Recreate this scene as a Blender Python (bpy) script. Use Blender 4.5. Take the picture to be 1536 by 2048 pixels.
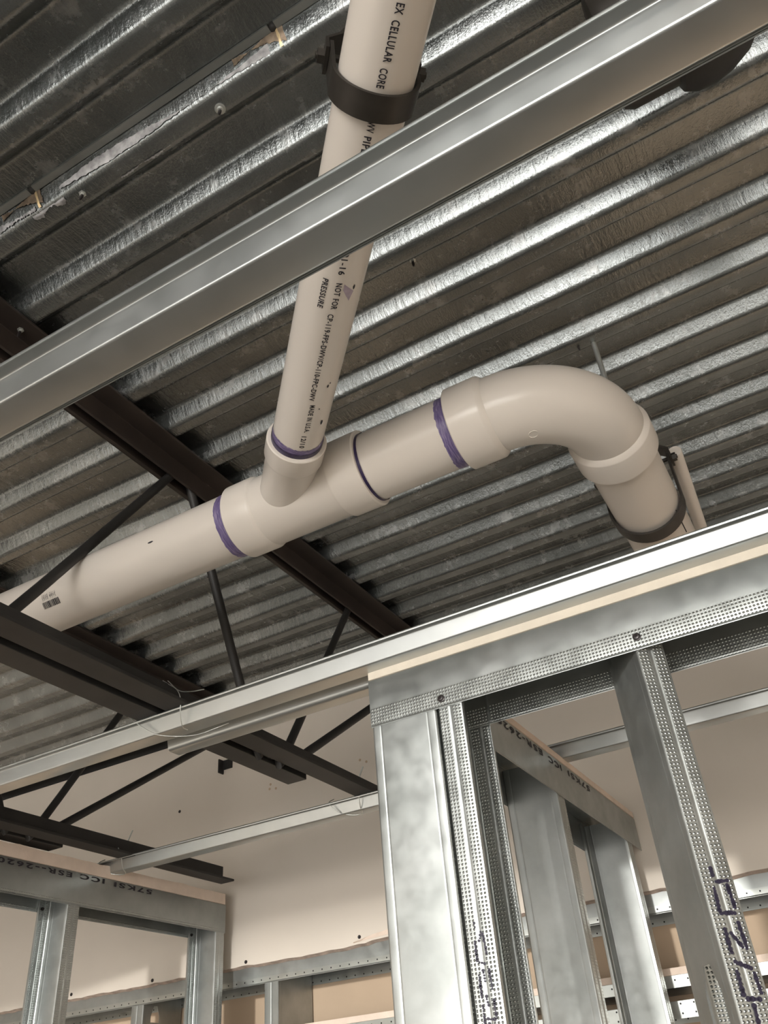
import bpy, bmesh, math, random
from mathutils import Vector, Matrix
from math import sin, cos, pi, radians as rad

for o in list(bpy.data.objects):
    bpy.data.objects.remove(o)
S = bpy.context.scene
COL = S.collection
random.seed(7)
H = 1.62                       # camera height above the floor; coordinates below are taken from the camera, z up

# ------------------------------------------------------------------ camera
cam_d = bpy.data.cameras.new('camera')
cam = bpy.data.objects.new('camera', cam_d)
COL.objects.link(cam)
R = Matrix(((0.86515435, 0.34671738, 0.36234652),
            (0.4954764, -0.47923723, -0.72445484),
            (-0.07753114, 0.80629941, -0.58640445)))
cam.matrix_world = Matrix.Translation((0, 0, H)) @ R.to_4x4()
cam_d.sensor_fit = 'VERTICAL'
cam_d.sensor_height = 36.0
cam_d.lens = 1683.3 / 2048 * 36.0
cam_d.clip_start = 0.02
S.camera = cam

# ------------------------------------------------------------------ view, world, lamps
S.view_settings.view_transform = 'Standard'
S.view_settings.look = 'None'
S.view_settings.gamma = 1.0
S.view_settings.use_curve_mapping = False
S.view_settings.exposure = 0.0

w = bpy.data.worlds.new('world')
S.world = w
w.use_nodes = True
w.node_tree.nodes['Background'].inputs[0].default_value = (0.9, 0.95, 1.0, 1)
w.node_tree.nodes['Background'].inputs[1].default_value = 0.1


def lamp(name, kind, loc, power, color=(1, 0.97, 0.92), target=None, **kw):
    d = bpy.data.lights.new(name, kind)
    d.energy = power
    d.color = color
    for k, v in kw.items():
        setattr(d, k, v)
    o = bpy.data.objects.new(name, d)
    COL.objects.link(o)
    o.location = (loc[0], loc[1], loc[2] + H)
    if target:
        v = Vector(target) - Vector(loc)
        o.rotation_euler = v.to_track_quat('-Z', 'Y').to_euler()
    return o


# shaded ceiling downlight of the room behind the camera (everything above its rim is unlit)
lamp('downlight', 'SPOT', (-0.05, -2.9, 0.555), 700, spot_size=rad(178), spot_blend=0.03, shadow_soft_size=0.07)
# work lamp standing behind the camera
lamp('work_light', 'AREA', (0.4, -2.2, -0.25), 4, target=(-0.9, 1.6, 0.5), shape='RECTANGLE', size=0.25, size_y=0.18)


# ------------------------------------------------------------------ materials
def new_mat(name):
    m = bpy.data.materials.new(name)
    m.use_nodes = True
    nt = m.node_tree
    b = nt.nodes['Principled BSDF']
    return m, nt, b


def N(nt, t, **kw):
    n = nt.nodes.new(t)
    for k, v in kw.items():
        if k.startswith('i_'):
            n.inputs[k[2:].replace('_', ' ')].default_value = v
        else:
            setattr(n, k, v)
    return n


def ramp(nt, fac, stops):
    r = nt.nodes.new('ShaderNodeValToRGB')
    while len(r.color_ramp.elements) < len(stops):
        r.color_ramp.elements.new(0.5)
    for e, (p, c) in zip(r.color_ramp.elements, stops):
        e.position = p
        e.color = c if len(c) == 4 else (*c, 1)
    nt.links.new(fac, r.inputs[0])
    return r


def coords(nt, scale=(1, 1, 1), kind='Object'):
    tc = nt.nodes.new('ShaderNodeTexCoord')
    mp = nt.nodes.new('ShaderNodeMapping')
    mp.inputs['Scale'].default_value = scale
    nt.links.new(tc.outputs[kind], mp.inputs[0])
    return mp.outputs[0]


def noise(nt, vec, scale, detail=4, rough=0.55):
    n = nt.nodes.new('ShaderNodeTexNoise')
    n.inputs['Scale'].default_value = scale
    n.inputs['Detail'].default_value = detail
    n.inputs['Roughness'].default_value = rough
    nt.links.new(vec, n.inputs['Vector'])
    return n.outputs[0]


def math_node(nt, op, a, b=None, c=None):
    n = nt.nodes.new('ShaderNodeMath')
    n.operation = op
    for i, v in enumerate((a, b, c)):
        if v is None:
            continue
        if isinstance(v, (int, float)):
            n.inputs[i].default_value = v
        else:
            nt.links.new(v, n.inputs[i])
    return n.outputs[0]


def bump(nt, b, height, strength, dist, base=None):
    n = nt.nodes.new('ShaderNodeBump')
    n.inputs['Strength'].default_value = strength
    n.inputs['Distance'].default_value = dist
    nt.links.new(height, n.inputs['Height'])
    if base is not None:
        nt.links.new(base, n.inputs['Normal'])
    nt.links.new(n.outputs[0], b.inputs['Normal'])
    return n.outputs[0]


def galvanised(name, lo, hi, r0=0.28, r1=0.42, metal=0.9, dots=None, holes=None, patch=9, bmp=0.10):
    m, nt, b = new_mat(name)
    co = coords(nt)
    n1 = noise(nt, co, patch, 5, 0.6)
    c = ramp(nt, n1, [(0.3, lo), (0.7, hi)])
    n2 = noise(nt, coords(nt, (1, 1, 1)), 38, 3)
    r = ramp(nt, n2, [(0.3, (r0,) * 3), (0.7, (r1,) * 3)])
    nt.links.new(r.outputs[0], b.inputs['Roughness'])
    b.inputs['Metallic'].default_value = metal
    col = c.outputs[0]
    base = bump(nt, b, noise(nt, co, 30, 2), bmp, 0.0006)
    if dots or holes:
        pu, pv, rr = dots or holes
        uv = nt.nodes.new('ShaderNodeUVMap')
        sp = nt.nodes.new('ShaderNodeSeparateXYZ')
        nt.links.new(uv.outputs[0], sp.inputs[0])
        fu = math_node(nt, 'SUBTRACT', math_node(nt, 'FRACT', math_node(nt, 'DIVIDE', sp.outputs[0], pu)), 0.5)
        fv = math_node(nt, 'SUBTRACT', math_node(nt, 'FRACT', math_node(nt, 'DIVIDE', sp.outputs[1], pv)), 0.5)
        du = math_node(nt, 'MULTIPLY', fu, pu)
        dv = math_node(nt, 'MULTIPLY', fv, pv)
        d = math_node(nt, 'SQRT', math_node(nt, 'ADD', math_node(nt, 'MULTIPLY', du, du), math_node(nt, 'MULTIPLY', dv, dv)))
        mr = nt.nodes.new('ShaderNodeMapRange')
        mr.interpolation_type = 'SMOOTHSTEP'
        nt.links.new(d, mr.inputs[0])
        if dots:
            mr.inputs[1].default_value = 0.0
            mr.inputs[2].default_value = rr
            mr.inputs[3].default_value = 1
            mr.inputs[4].default_value = 0
            bump(nt, b, mr.outputs[0], 0.9, 0.0010, base)
        else:
            mr.inputs[1].default_value = rr * 0.8
            mr.inputs[2].default_value = rr
            mr.inputs[3].default_value = 0
            mr.inputs[4].default_value = 1
            mx = nt.nodes.new('ShaderNodeMixRGB')
            nt.links.new(mr.outputs[0], mx.inputs[0])
            mx.inputs[1].default_value = (0.02, 0.02, 0.02, 1)
            nt.links.new(col, mx.inputs[2])
            col = mx.outputs[0]
    nt.links.new(col, b.inputs['Base Color'])
    return m


M = {}
M['galv'] = galvanised('galvanised_steel', (0.33, 0.35, 0.342), (0.46, 0.48, 0.475), 0.34, 0.48)
M['galv_dot'] = galvanised('knurled_galvanised_steel', (0.34, 0.36, 0.35), (0.45, 0.47, 0.46), dots=(0.0042, 0.0042, 0.0016))
M['galv_slot'] = galvanised('slotted_galvanised_steel', (0.40, 0.42, 0.40), (0.52, 0.54, 0.52), holes=(0.016, 0.0254, 0.0019))
M['furring'] = galvanised('furring_galvanised_steel', (0.44, 0.46, 0.455), (0.52, 0.54, 0.54), 0.28, 0.36, patch=6, bmp=0.0)

# deck: older galvanised sheet with dull blotches, oxide bloom and wear streaks across the ribs
m, nt, b = new_mat('deck_galvanised_sheet')
co = coords(nt)
n1 = noise(nt, co, 6, 6, 0.62)
c = ramp(nt, n1, [(0.25, (0.175, 0.188, 0.188)), (0.5, (0.235, 0.25, 0.25)), (0.75, (0.31, 0.325, 0.325))])
n2 = noise(nt, coords(nt, (40, 9, 9)), 3.0, 4, 0.7)
n3 = noise(nt, co, 24, 6, 0.7)
mx = N(nt, 'ShaderNodeMixRGB')
mx.inputs[2].default_value = (0.52, 0.52, 0.51, 1)
f = ramp(nt, n3, [(0.55, (0, 0, 0)), (0.68, (0.35,) * 3)])
nt.links.new(f.outputs[0], mx.inputs[0])
nt.links.new(c.outputs[0], mx.inputs[1])
nt.links.new(mx.outputs[0], b.inputs['Base Color'])
r = ramp(nt, n3, [(0.3, (0.20,) * 3), (0.58, (0.27,) * 3), (0.72, (0.38,) * 3)])
nt.links.new(r.outputs[0], b.inputs['Roughness'])
b.inputs['Metallic'].default_value = 0.88
hb = bump(nt, b, n2, 0.42, 0.003)
bump(nt, b, noise(nt, co, 300, 3, 0.7), 0.35, 0.0009, hb)
M['deck'] = m


def plain(name, col, rough=0.6, metal=0.0, var=0.08, scale=12, bmp=0.0, spec=0.5):
    m, nt, b = new_mat(name)
    co = coords(nt)
    n1 = noise(nt, co, scale, 5)
    lo = tuple(max(0, x * (1 - var)) for x in col)
    hi = tuple(min(1, x * (1 + var)) for x in col)
    c = ramp(nt, n1, [(0.3, lo), (0.7, hi)])
    nt.links.new(c.outputs[0], b.inputs['Base Color'])
    b.inputs['Roughness'].default_value = rough
    b.inputs['Metallic'].default_value = metal
    b.inputs['Specular IOR Level'].default_value = spec
    if bmp:
        bump(nt, b, noise(nt, co, scale * 14, 4), bmp, 0.001)
    return m


M['gypsum'] = plain('gypsum_board_paper', (0.66, 0.60, 0.53), 0.85, var=0.035, scale=3, bmp=0.08, spec=0.2)
M['gyp_edge'] = plain('gypsum_core', (0.84, 0.77, 0.66), 0.9, var=0.05, scale=30, bmp=0.3, spec=0.1)
M['gyp_pink'] = plain('gypsum_pink_edge', (0.72, 0.60, 0.51), 0.9, var=0.06, scale=30, bmp=0.3, spec=0.1)
M['gyp_back'] = plain('gypsum_brown_backing', (0.48, 0.37, 0.27), 0.9, var=0.05, scale=4, spec=0.1)
M['torn'] = plain('torn_gypsum', (0.50, 0.40, 0.34), 0.95, var=0.25, scale=60, bmp=0.5, spec=0.1)
M['black'] = plain('joist_primer_black', (0.022, 0.021, 0.020), 0.5, var=0.3, scale=14, spec=0.4)
M['brownblack'] = plain('joist_primer_worn', (0.030, 0.022, 0.018), 0.55, var=0.35, scale=10, spec=0.4)
M['iron'] = plain('hanger_iron', (0.035, 0.030, 0.025), 0.45, metal=0.3, var=0.3, scale=30)
M['pvc'] = plain('white_pvc', (0.70, 0.645, 0.585), 0.27, var=0.025, scale=5, spec=0.45)
M['ink'] = plain('black_ink', (0.015, 0.013, 0.02), 0.6, var=0.2)
M['marker'] = plain('blue_black_marker', (0.010, 0.007, 0.022), 0.5, var=0.2)
M['floor'] = plain('concrete_floor', (0.13, 0.125, 0.115), 0.8, var=0.15, scale=3, bmp=0.2)
M['screw'] = plain('screw_black', (0.03, 0.025, 0.025), 0.4, metal=0.4)
M['zinc'] = plain('zinc_plated', (0.62, 0.64, 0.62), 0.35, metal=0.85, var=0.1, scale=60)
M['rust'] = plain('heat_tint', (0.30, 0.23, 0.17), 0.38, metal=0.85, var=0.5, scale=60, bmp=0.3)
M['bloom'] = plain('white_oxide', (0.36, 0.355, 0.36), 0.5, metal=0.75, var=0.5, scale=70, bmp=0.6)
M['gold'] = plain('gold_heat_tint', (0.75, 0.58, 0.34), 0.4, metal=0.8, var=0.2, scale=80)
M['smudge'] = plain('purple_smudge', (0.38, 0.31, 0.38), 0.4, var=0.2, scale=80)

# purple primer: streaky, drawn round the pipe (uses UV: u along the pipe, v round it)
m, nt, b = new_mat('purple_primer')
uv = nt.nodes.new('ShaderNodeUVMap')
mp = nt.nodes.new('ShaderNodeMapping')
mp.inputs['Scale'].default_value = (900, 14, 1)
nt.links.new(uv.outputs[0], mp.inputs[0])
n1 = noise(nt, mp.outputs[0], 1.0, 3, 0.6)
c = ramp(nt, n1, [(0.25, (0.05, 0.035, 0.13)), (0.5, (0.15, 0.115, 0.25)), (0.7, (0.36, 0.30, 0.43))])
nt.links.new(c.outputs[0], b.inputs['Base Color'])
b.inputs['Roughness'].default_value = 0.35
M['primer'] = m
M['primer_dark'] = plain('dark_purple_cement', (0.03, 0.02, 0.07), 0.3, var=0.4, scale=80)

# glowing surface of the added, unseen window that brightens metal reflections
m, nt, b = new_mat('added_glow_pane')
b.inputs['Base Color'].default_value = (0.8, 0.8, 0.8, 1)
b.inputs['Emission Color'].default_value = (1.0, 0.97, 0.93, 1)
b.inputs['Emission Strength'].default_value = 1.65
M['pane'] = m


# ------------------------------------------------------------------ mesh helpers
def link_mesh(name, bm, mats, parent=None, loc=None, smooth=30, bevel=0):
    """bm is in camera-based coordinates; the object's origin goes to loc (or the parent's place)."""
    base = Vector(loc) if loc is not None else (Vector(parent['_o']) if parent is not None and '_o' in parent else Vector((0, 0, 0)))
    bmesh.ops.translate(bm, verts=bm.verts, vec=-base)
    bmesh.ops.recalc_face_normals(bm, faces=bm.faces)
    me = bpy.data.meshes.new(name)
    bm.to_mesh(me)
    bm.free()
    if not isinstance(mats, (list, tuple)):
        mats = [mats]
    for x in mats:
        me.materials.append(M[x])
    if smooth:
        for p in me.polygons:
            p.use_smooth = True
        me.set_sharp_from_angle(angle=rad(smooth))
    o = bpy.data.objects.new(name, me)
    COL.objects.link(o)
    if parent is not None:
        o.parent = parent
        po = Vector(parent['_o'])
        o.location = base - po
    else:
        o.location = base + Vector((0, 0, H))
    o['_o'] = tuple(base)
    if bevel:
        bv = o.modifiers.new('bevel', 'BEVEL')
        bv.width = bevel
        bv.segments = 2
        bv.limit_method = 'ANGLE'
    return o


def thing(name, loc, label, cat, group=None):
    o = bpy.data.objects.new(name, None)
    o.empty_display_size = 0.03
    COL.objects.link(o)
    o.location = (loc[0], loc[1], loc[2] + H)
    o['_o'] = tuple(loc)
    tag(o, label, cat, group)
    return o


def tag(o, label, cat, group=None):
    o['label'] = label
    o['category'] = cat
    if group:
        o['group'] = group
    return o


def struct(o):
    o['kind'] = 'structure'
    return o


def clone(o, delta, parent=None):
    c = o.copy()
    COL.objects.link(c)
    if parent is None:
        c.location = Vector(o.location) + Vector(delta)
    else:
        c.parent = parent
    c['_o'] = tuple(Vector(o['_o']) + Vector(delta))
    for ch in list(o.children):
        clone(ch, delta, c)
    return c


def bm_box(bm, x0, x1, y0, y1, z0, z1, mi=0):
    vs = [bm.verts.new((x, y, z)) for x in (x0, x1) for y in (y0, y1) for z in (z0, z1)]
    for f in ((0, 1, 3, 2), (4, 6, 7, 5), (0, 4, 5, 1), (2, 3, 7, 6), (0, 2, 6, 4), (1, 5, 7, 3)):
        bm.faces.new([vs[i] for i in f]).material_index = mi
    return vs


def fillet(pts, tags, r, seg=3):
    """round the interior corners of an open polyline; returns pts, tags per segment"""
    out, ot = [Vector(pts[0])], []
    for i in range(1, len(pts) - 1):
        p, a, c = Vector(pts[i]), Vector(pts[i - 1]), Vector(pts[i + 1])
        d1, d2 = (a - p), (c - p)
        l = min(r, d1.length * 0.45, d2.length * 0.45)
        d1.normalize()
        d2.normalize()
        s, e = p + d1 * l, p + d2 * l
        out.append(s)
        ot.append(tags[i - 1])
        for k in range(1, seg + 1):
            t = k / seg
            out.append(s * (1 - t) ** 2 + p * 2 * t * (1 - t) + e * t * t)
            ot.append(0)
    out.append(Vector(pts[-1]))
    ot.append(tags[-1])
    return out, ot


def sheet(bm, pts, tags, frame, L0, L1, t=0.0012, r=0.0025, seg=3, cuts=1):
    """thin folded sheet: profile pts (2D) swept along the frame's third axis. frame = (O, A, B, C)"""
    O, A, B, C = [Vector(v) for v in frame]
    P, T = fillet(pts, tags, r, seg)
    n = len(P)
    nrm = []
    for i in range(n):
        a = P[max(i - 1, 0)]
        c = P[min(i + 1, n - 1)]
        d = (c - a).normalized()
        nrm.append(Vector((-d.y, d.x)))
    Q = [P[i] + nrm[i] * t for i in range(n)]
    uvl = bm.loops.layers.uv.verify()
    u = [0.0]
    for i in range(1, n):
        u.append(u[-1] + (P[i] - P[i - 1]).length)

    def w(p, l):
        return O + A * p.x + B * p.y + C * l
    ls = [L0 + (L1 - L0) * k / cuts for k in range(cuts + 1)]
    vp = [[bm.verts.new(w(p, l)) for p in P] for l in ls]
    vq = [[bm.verts.new(w(p, l)) for p in Q] for l in ls]

    def quad(a, b, c, d, us, vs, mi):
        f = bm.faces.new((a, b, c, d))
        f.material_index = mi
        for lp, uu, vv in zip(f.loops, us, vs):
            lp[uvl].uv = (uu, vv)
    for k in range(cuts):
        for i in range(n - 1):
            # u counted from the start of the tagged segment
            mi = T[i]
            us = (0, (P[i + 1] - P[i]).length)
            for V in (vp, vq):
                quad(V[k][i], V[k][i + 1], V[k + 1][i + 1], V[k + 1][i], (us[0], us[1], us[1], us[0]),
                     (ls[k], ls[k], ls[k + 1], ls[k + 1]), mi)
        for i in (0, n - 1):
            quad(vp[k][i], vq[k][i], vq[k + 1][i], vp[k + 1][i], (0, 0, 0, 0), (0, 0, 0, 0), 0)
    for k in (0, cuts):
        for i in range(n - 1):
            quad(vp[k][i], vp[k][i + 1], vq[k][i + 1], vq[k][i], (0, 0, 0, 0), (0, 0, 0, 0), 0)


def basis(d):
    d = Vector(d).normalized()
    up = Vector((0, 0, 1)) if abs(d.z) < 0.95 else Vector((0, 1, 0))
    e1 = d.cross(up).normalized()
    e2 = e1.cross(d).normalized()
    return d, e1, e2


def lathe(bm, P0, d, prof, seg=48, close=True, mi=0):
    """surface of revolution: prof = [(s, r), ...] along the axis d from P0"""
    d, e1, e2 = basis(d)
    P0 = Vector(P0)
    uvl = bm.loops.layers.uv.verify()
    rings = []
    for s, r in prof:
        rings.append([bm.verts.new(P0 + d * s + (e1 * cos(2 * pi * k / seg) + e2 * sin(2 * pi * k / seg)) * r) for k in range(seg)])
    for i in range(len(rings) - 1):
        for k in range(seg):
            k2 = (k + 1) % seg
            f = bm.faces.new((rings[i][k], rings[i][k2], rings[i + 1][k2], rings[i + 1][k]))
            f.material_index = mi
            for lp, uu, vv in zip(f.loops, (prof[i][0], prof[i][0], prof[i + 1][0], prof[i + 1][0]), (k / seg, (k + 1) / seg, (k + 1) / seg, k / seg)):
                lp[uvl].uv = (uu, vv)
    if close:
        bm.faces.new(rings[0][::-1]).material_index = mi
        bm.faces.new(rings[-1]).material_index = mi
    return rings


def tube(bm, pts, r, seg=10, mi=0, cap=True):
    pts = [Vector(p) for p in pts]
    n = len(pts)
    tang = [(pts[min(i + 1, n - 1)] - pts[max(i - 1, 0)]).normalized() for i in range(n)]
    _, e1, e2 = basis(tang[0])
    rings = []
    for i in range(n):
        if i:
            q = tang[i - 1].rotation_difference(tang[i])
            e1 = q @ e1
            e2 = q @ e2
        rr = r[i] if isinstance(r, (list, tuple)) else r
        rings.append([bm.verts.new(pts[i] + (e1 * cos(2 * pi * k / seg) + e2 * sin(2 * pi * k / seg)) * rr) for k in range(seg)])
    for i in range(n - 1):
        for k in range(seg):
            bm.faces.new((rings[i][k], rings[i][(k + 1) % seg], rings[i + 1][(k + 1) % seg], rings[i + 1][k])).material_index = mi
    if cap:
        bm.faces.new(rings[0][::-1]).material_index = mi
        bm.faces.new(rings[-1]).material_index = mi


def smooth_path(pts, n=8):
    """Catmull-Rom through pts"""
    P = [Vector(p) for p in pts]
    P = [P[0] * 2 - P[1]] + P + [P[-1] * 2 - P[-2]]
    out = []
    for i in range(1, len(P) - 2):
        for k in range(n):
            t = k / n
            out.append(0.5 * ((2 * P[i]) + (P[i + 1] - P[i - 1]) * t + (2 * P[i - 1] - 5 * P[i] + 4 * P[i + 1] - P[i + 2]) * t * t
                              + (3 * P[i] - P[i - 1] - 3 * P[i + 1] + P[i + 2]) * t ** 3))
    out.append(P[-2])
    return out


def text_mesh(body, size, fn, parent, name='printed_text', mat='ink', width=None, bold=0.0, spacing=1.12):
    """flat lettering laid on a surface; fn maps (x, y) of the text to a 3D point"""
    cu = bpy.data.curves.new('txt', 'FONT')
    cu.body = body
    cu.size = size
    cu.offset = bold
    cu.space_character = spacing
    cu.space_word = 1.25
    cu.resolution_u = 3
    to = bpy.data.objects.new('txt', cu)
    COL.objects.link(to)
    dg = bpy.context.evaluated_depsgraph_get()
    dg.update()
    me = bpy.data.meshes.new_from_object(to.evaluated_get(dg))
    bpy.data.objects.remove(to)
    bpy.data.curves.remove(cu)
    bm = bmesh.new()
    bm.from_mesh(me)
    bpy.data.meshes.remove(me)
    xs = [v.co.x for v in bm.verts]
    x0, x1 = min(xs), max(xs)
    k = (width / (x1 - x0)) if width else 1.0
    for v in bm.verts:
        v.co = Vector(fn((v.co.x - x0) * k, v.co.y))
    me = bpy.data.meshes.new(name)
    base = Vector(parent['_o'])
    bmesh.ops.translate(bm, verts=bm.verts, vec=-base)
    bm.to_mesh(me)
    bm.free()
    me.materials.append(M[mat])
    o = bpy.data.objects.new(name, me)
    COL.objects.link(o)
    o.parent = parent
    o['_o'] = tuple(base)
    return o


# ------------------------------------------------------------------ room shell
ZD = 0.98                      # underside of the deck ribs
YW = 1.885                     # face of the back wall board
XL, XR, YF = -3.4, 2.6, -3.6

bm = bmesh.new()
bm_box(bm, XL - 0.1, XR + 0.1, YF - 0.1, 2.3, -H - 0.1, -H)
struct(link_mesh('floor', bm, 'floor', smooth=0))

# corrugated steel deck (ribs run along x); folds follow the rolled profile with small radii
bm = bmesh.new()
PIT, DEP, WEB, FLT = 0.1016, 0.0254, 0.0150, 0.0250
y = 0.4803 - PIT * 42
pts, tags = [], []
while y < 2.2:
    for a, z in ((-WEB, DEP), (0, 0), (FLT, 0), (FLT + WEB, DEP)):
        pts.append((y + a, z))
        tags.append(0)
    y += PIT
tags = tags[:-1]
sheet(bm, pts, tags, ((0, 0, ZD), (0, 1, 0), (0, 0, 1), (1, 0, 0)), XL, XR, t=0.0012, r=0.006, seg=4, cuts=90)
for v in bm.verts:              # slight waviness of the rolled sheet
    v.co.z += 0.0007 * sin(v.co.x * 7 + v.co.y * 11) + 0.0005 * sin(v.co.x * 23 - v.co.y * 5)
    v.co.y += 0.0008 * sin(v.co.x * 9 + v.co.y * 3)
deck = struct(link_mesh('ceiling', bm, 'deck', smooth=60))
bm = bmesh.new()
bm_box(bm, XL - 0.1, XR + 0.1, YF - 0.1, 2.3, ZD + 0.03, ZD + 0.12)
struct(link_mesh('ceiling_slab', bm, 'floor', smooth=0)).name = 'trim_1'

for nm, a in (('wall_left', (XL - 0.1, XL, YF - 0.1, 2.3)), ('wall_right', (XR, XR + 0.1, YF - 0.1, 2.3))):
    bm = bmesh.new()
    bm_box(bm, *a, -H, ZD + 0.03)
    struct(link_mesh(nm, bm, 'gypsum', smooth=0))
# front wall (behind the camera) with an opening for the added, unseen glowing window
bm = bmesh.new()
wx0, wx1, wz0, wz1 = -3.3, 2.4, -1.15, 0.93
for a in ((XL, wx0, -H, ZD + 0.03), (wx1, XR, -H, ZD + 0.03), (wx0, wx1, -H, wz0), (wx0, wx1, wz1, ZD + 0.03)):
    bm_box(bm, a[0], a[1], YF - 0.1, YF, a[2], a[3])
struct(link_mesh('wall_front', bm, 'gypsum', smooth=0))
win = bpy.data.objects.new('added_window', None)
COL.objects.link(win)
win.location = ((wx0 + wx1) / 2, YF - 0.05, wz0 + H)
win['_o'] = ((wx0 + wx1) / 2, YF - 0.05, wz0)
struct(win)
bm = bmesh.new()
for a in ((wx0, wx0 + 0.05, wz0, wz1), (wx1 - 0.05, wx1, wz0, wz1), (wx0, wx1, wz0, wz0 + 0.05), (wx0, wx1, wz1 - 0.05, wz1), (0.62, 0.67, wz0, wz1)):
    bm_box(bm, a[0], a[1], YF - 0.08, YF - 0.02, a[2], a[3])
link_mesh('added_window_frame', bm, 'iron', win, smooth=0)
bm = bmesh.new()
bm_box(bm, wx0 + 0.02, wx1 - 0.02, YF - 0.06, YF - 0.05, wz0 + 0.02, wz1 - 0.02)
link_mesh('pane', bm, 'pane', win, smooth=0)

# back wall: gypsum board above the stud wall, ragged lower edge
bm = bmesh.new()
xs = [XL + i * 0.02 for i in range(int((XR - XL) / 0.02) + 1)]
lowv = []
for i, x in enumerate(xs):
    e = 0.343 + 0.0010 * sin(x * 7) + random.uniform(-0.0016, 0.0016)
    if -1.16 < x < -0.86:
        e += 0.006 * sin((x + 1.16) / 0.30 * pi)
    lowv.append(e)
fr, bk, ft, bt = [], [], [], []
for x, e in zip(xs, lowv):
    fr.append(bm.verts.new((x, YW, e)))
    bk.append(bm.verts.new((x, YW + 0.0155, e - 0.004)))
    ft.append(bm.verts.new((x, YW, 0.979)))
    bt.append(bm.verts.new((x, YW + 0.0155, 0.979)))
for i in range(len(xs) - 1):
    bm.faces.new((fr[i], fr[i + 1], ft[i + 1], ft[i])).material_index = 0
    bm.faces.new((bk[i], bk[i + 1], bt[i + 1], bt[i])).material_index = 0
    bm.faces.new((fr[i], fr[i + 1], bk[i + 1], bk[i])).material_index = 1
    bm.faces.new((ft[i], ft[i + 1], bt[i + 1], bt[i])).material_index = 1
wb = struct(link_mesh('wall_back', bm, ['gypsum', 'torn'], smooth=0))
bm = bmesh.new()
bm_box(bm, XL, XR, 2.056, 2.075, -H, ZD)
struct(link_mesh('wall_rear', bm, 'gyp_back', smooth=0))
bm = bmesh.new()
bm_box(bm, XL, XR, YW + 0.0004, YW + 0.0150, ZD - 0.0008, ZD + DEP + 0.001)  # black strip stands in for the shade in the gap above the board
struct(link_mesh('gap_shade_strip', bm, 'black', smooth=0))
# torn paper strip at the board's lower edge
bm = bmesh.new()
prev = None
for i in range(16):
    t = i / 15
    x = -1.13 + 0.30 * t
    z0 = 0.349 + 0.006 * sin(t * pi)
    z1 = z0 + 0.010 * sin(t * pi) * (0.7 + 0.5 * random.random()) + 0.001
    a = bm.verts.new((x, YW - 0.001, z0))
    c = bm.verts.new((x, YW - 0.002 - 0.003 * random.random(), z1))
    if prev:
        bm.faces.new((prev[0], a, c, prev[1]))
    prev = (a, c)
o = link_mesh('torn_paper', bm, 'gyp_pink', wb, smooth=0)
sm = o.modifiers.new('thick', 'SOLIDIFY')
sm.thickness = 0.0006


# screws in the back wall board: black heads
def drywall_screw(x, z, label, y=YW):
    bm = bmesh.new()
    lathe(bm, (x, y + 0.012, z), (0, -1, 0), [(0, 0.0015), (0.010, 0.0018), (0.0125, 0.0042), (0.0135, 0.0042), (0.0133, 0.0018), (0.0128, 0.0003)], seg=14)
    o = link_mesh('drywall_screw', bm, 'screw', loc=(x, y, z))
    tag(o, label, 'screw', 'drywall screws in the back wall board')


for x, z, l in ((-2.040, 0.3536, 'black drywall screw at the board edge, seen right beside the left frame leftmost stud'),
                (-1.749, 0.3504, 'black drywall screw at the board edge, seen just left of the left frame end stud'),
                (-1.445, 0.3521, 'black drywall screw low on the back wall just right of the left frame'),
                (-1.114, 0.3595, 'black drywall screw low on the back wall beside the torn paper'),
                (-1.692, 0.774, 'black drywall screw high on the back wall below the steel joist web')):
    drywall_screw(x, z, l)
# small nail marks on the board
bm = bmesh.new()
for x, z in ((-1.371, 0.779), (-1.374, 0.767), (-1.353, 0.764), (-1.083, 0.777), (-1.064, 0.768)):
    lathe(bm, (x, YW + 0.001, z), (0, -1, 0), [(0, 0.0035), (0.0018, 0.0035)], seg=10)
link_mesh('nail_marks', bm, 'gyp_back', wb, smooth=0)
# the far screw on the rear board
drywall_screw(-0.2935, 0.2165, 'tiny black screw in the brown recessed board at the right edge of the photo', y=2.056)
drywall_screw(-0.757, 0.2115, 'tiny black screw in the brown recessed board between the corner stud and the inner stud', y=2.056)


# ------------------------------------------------------------------ stud wall framing
FL, WB = 0.033, 0.0925         # flange and web of the studs


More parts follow.
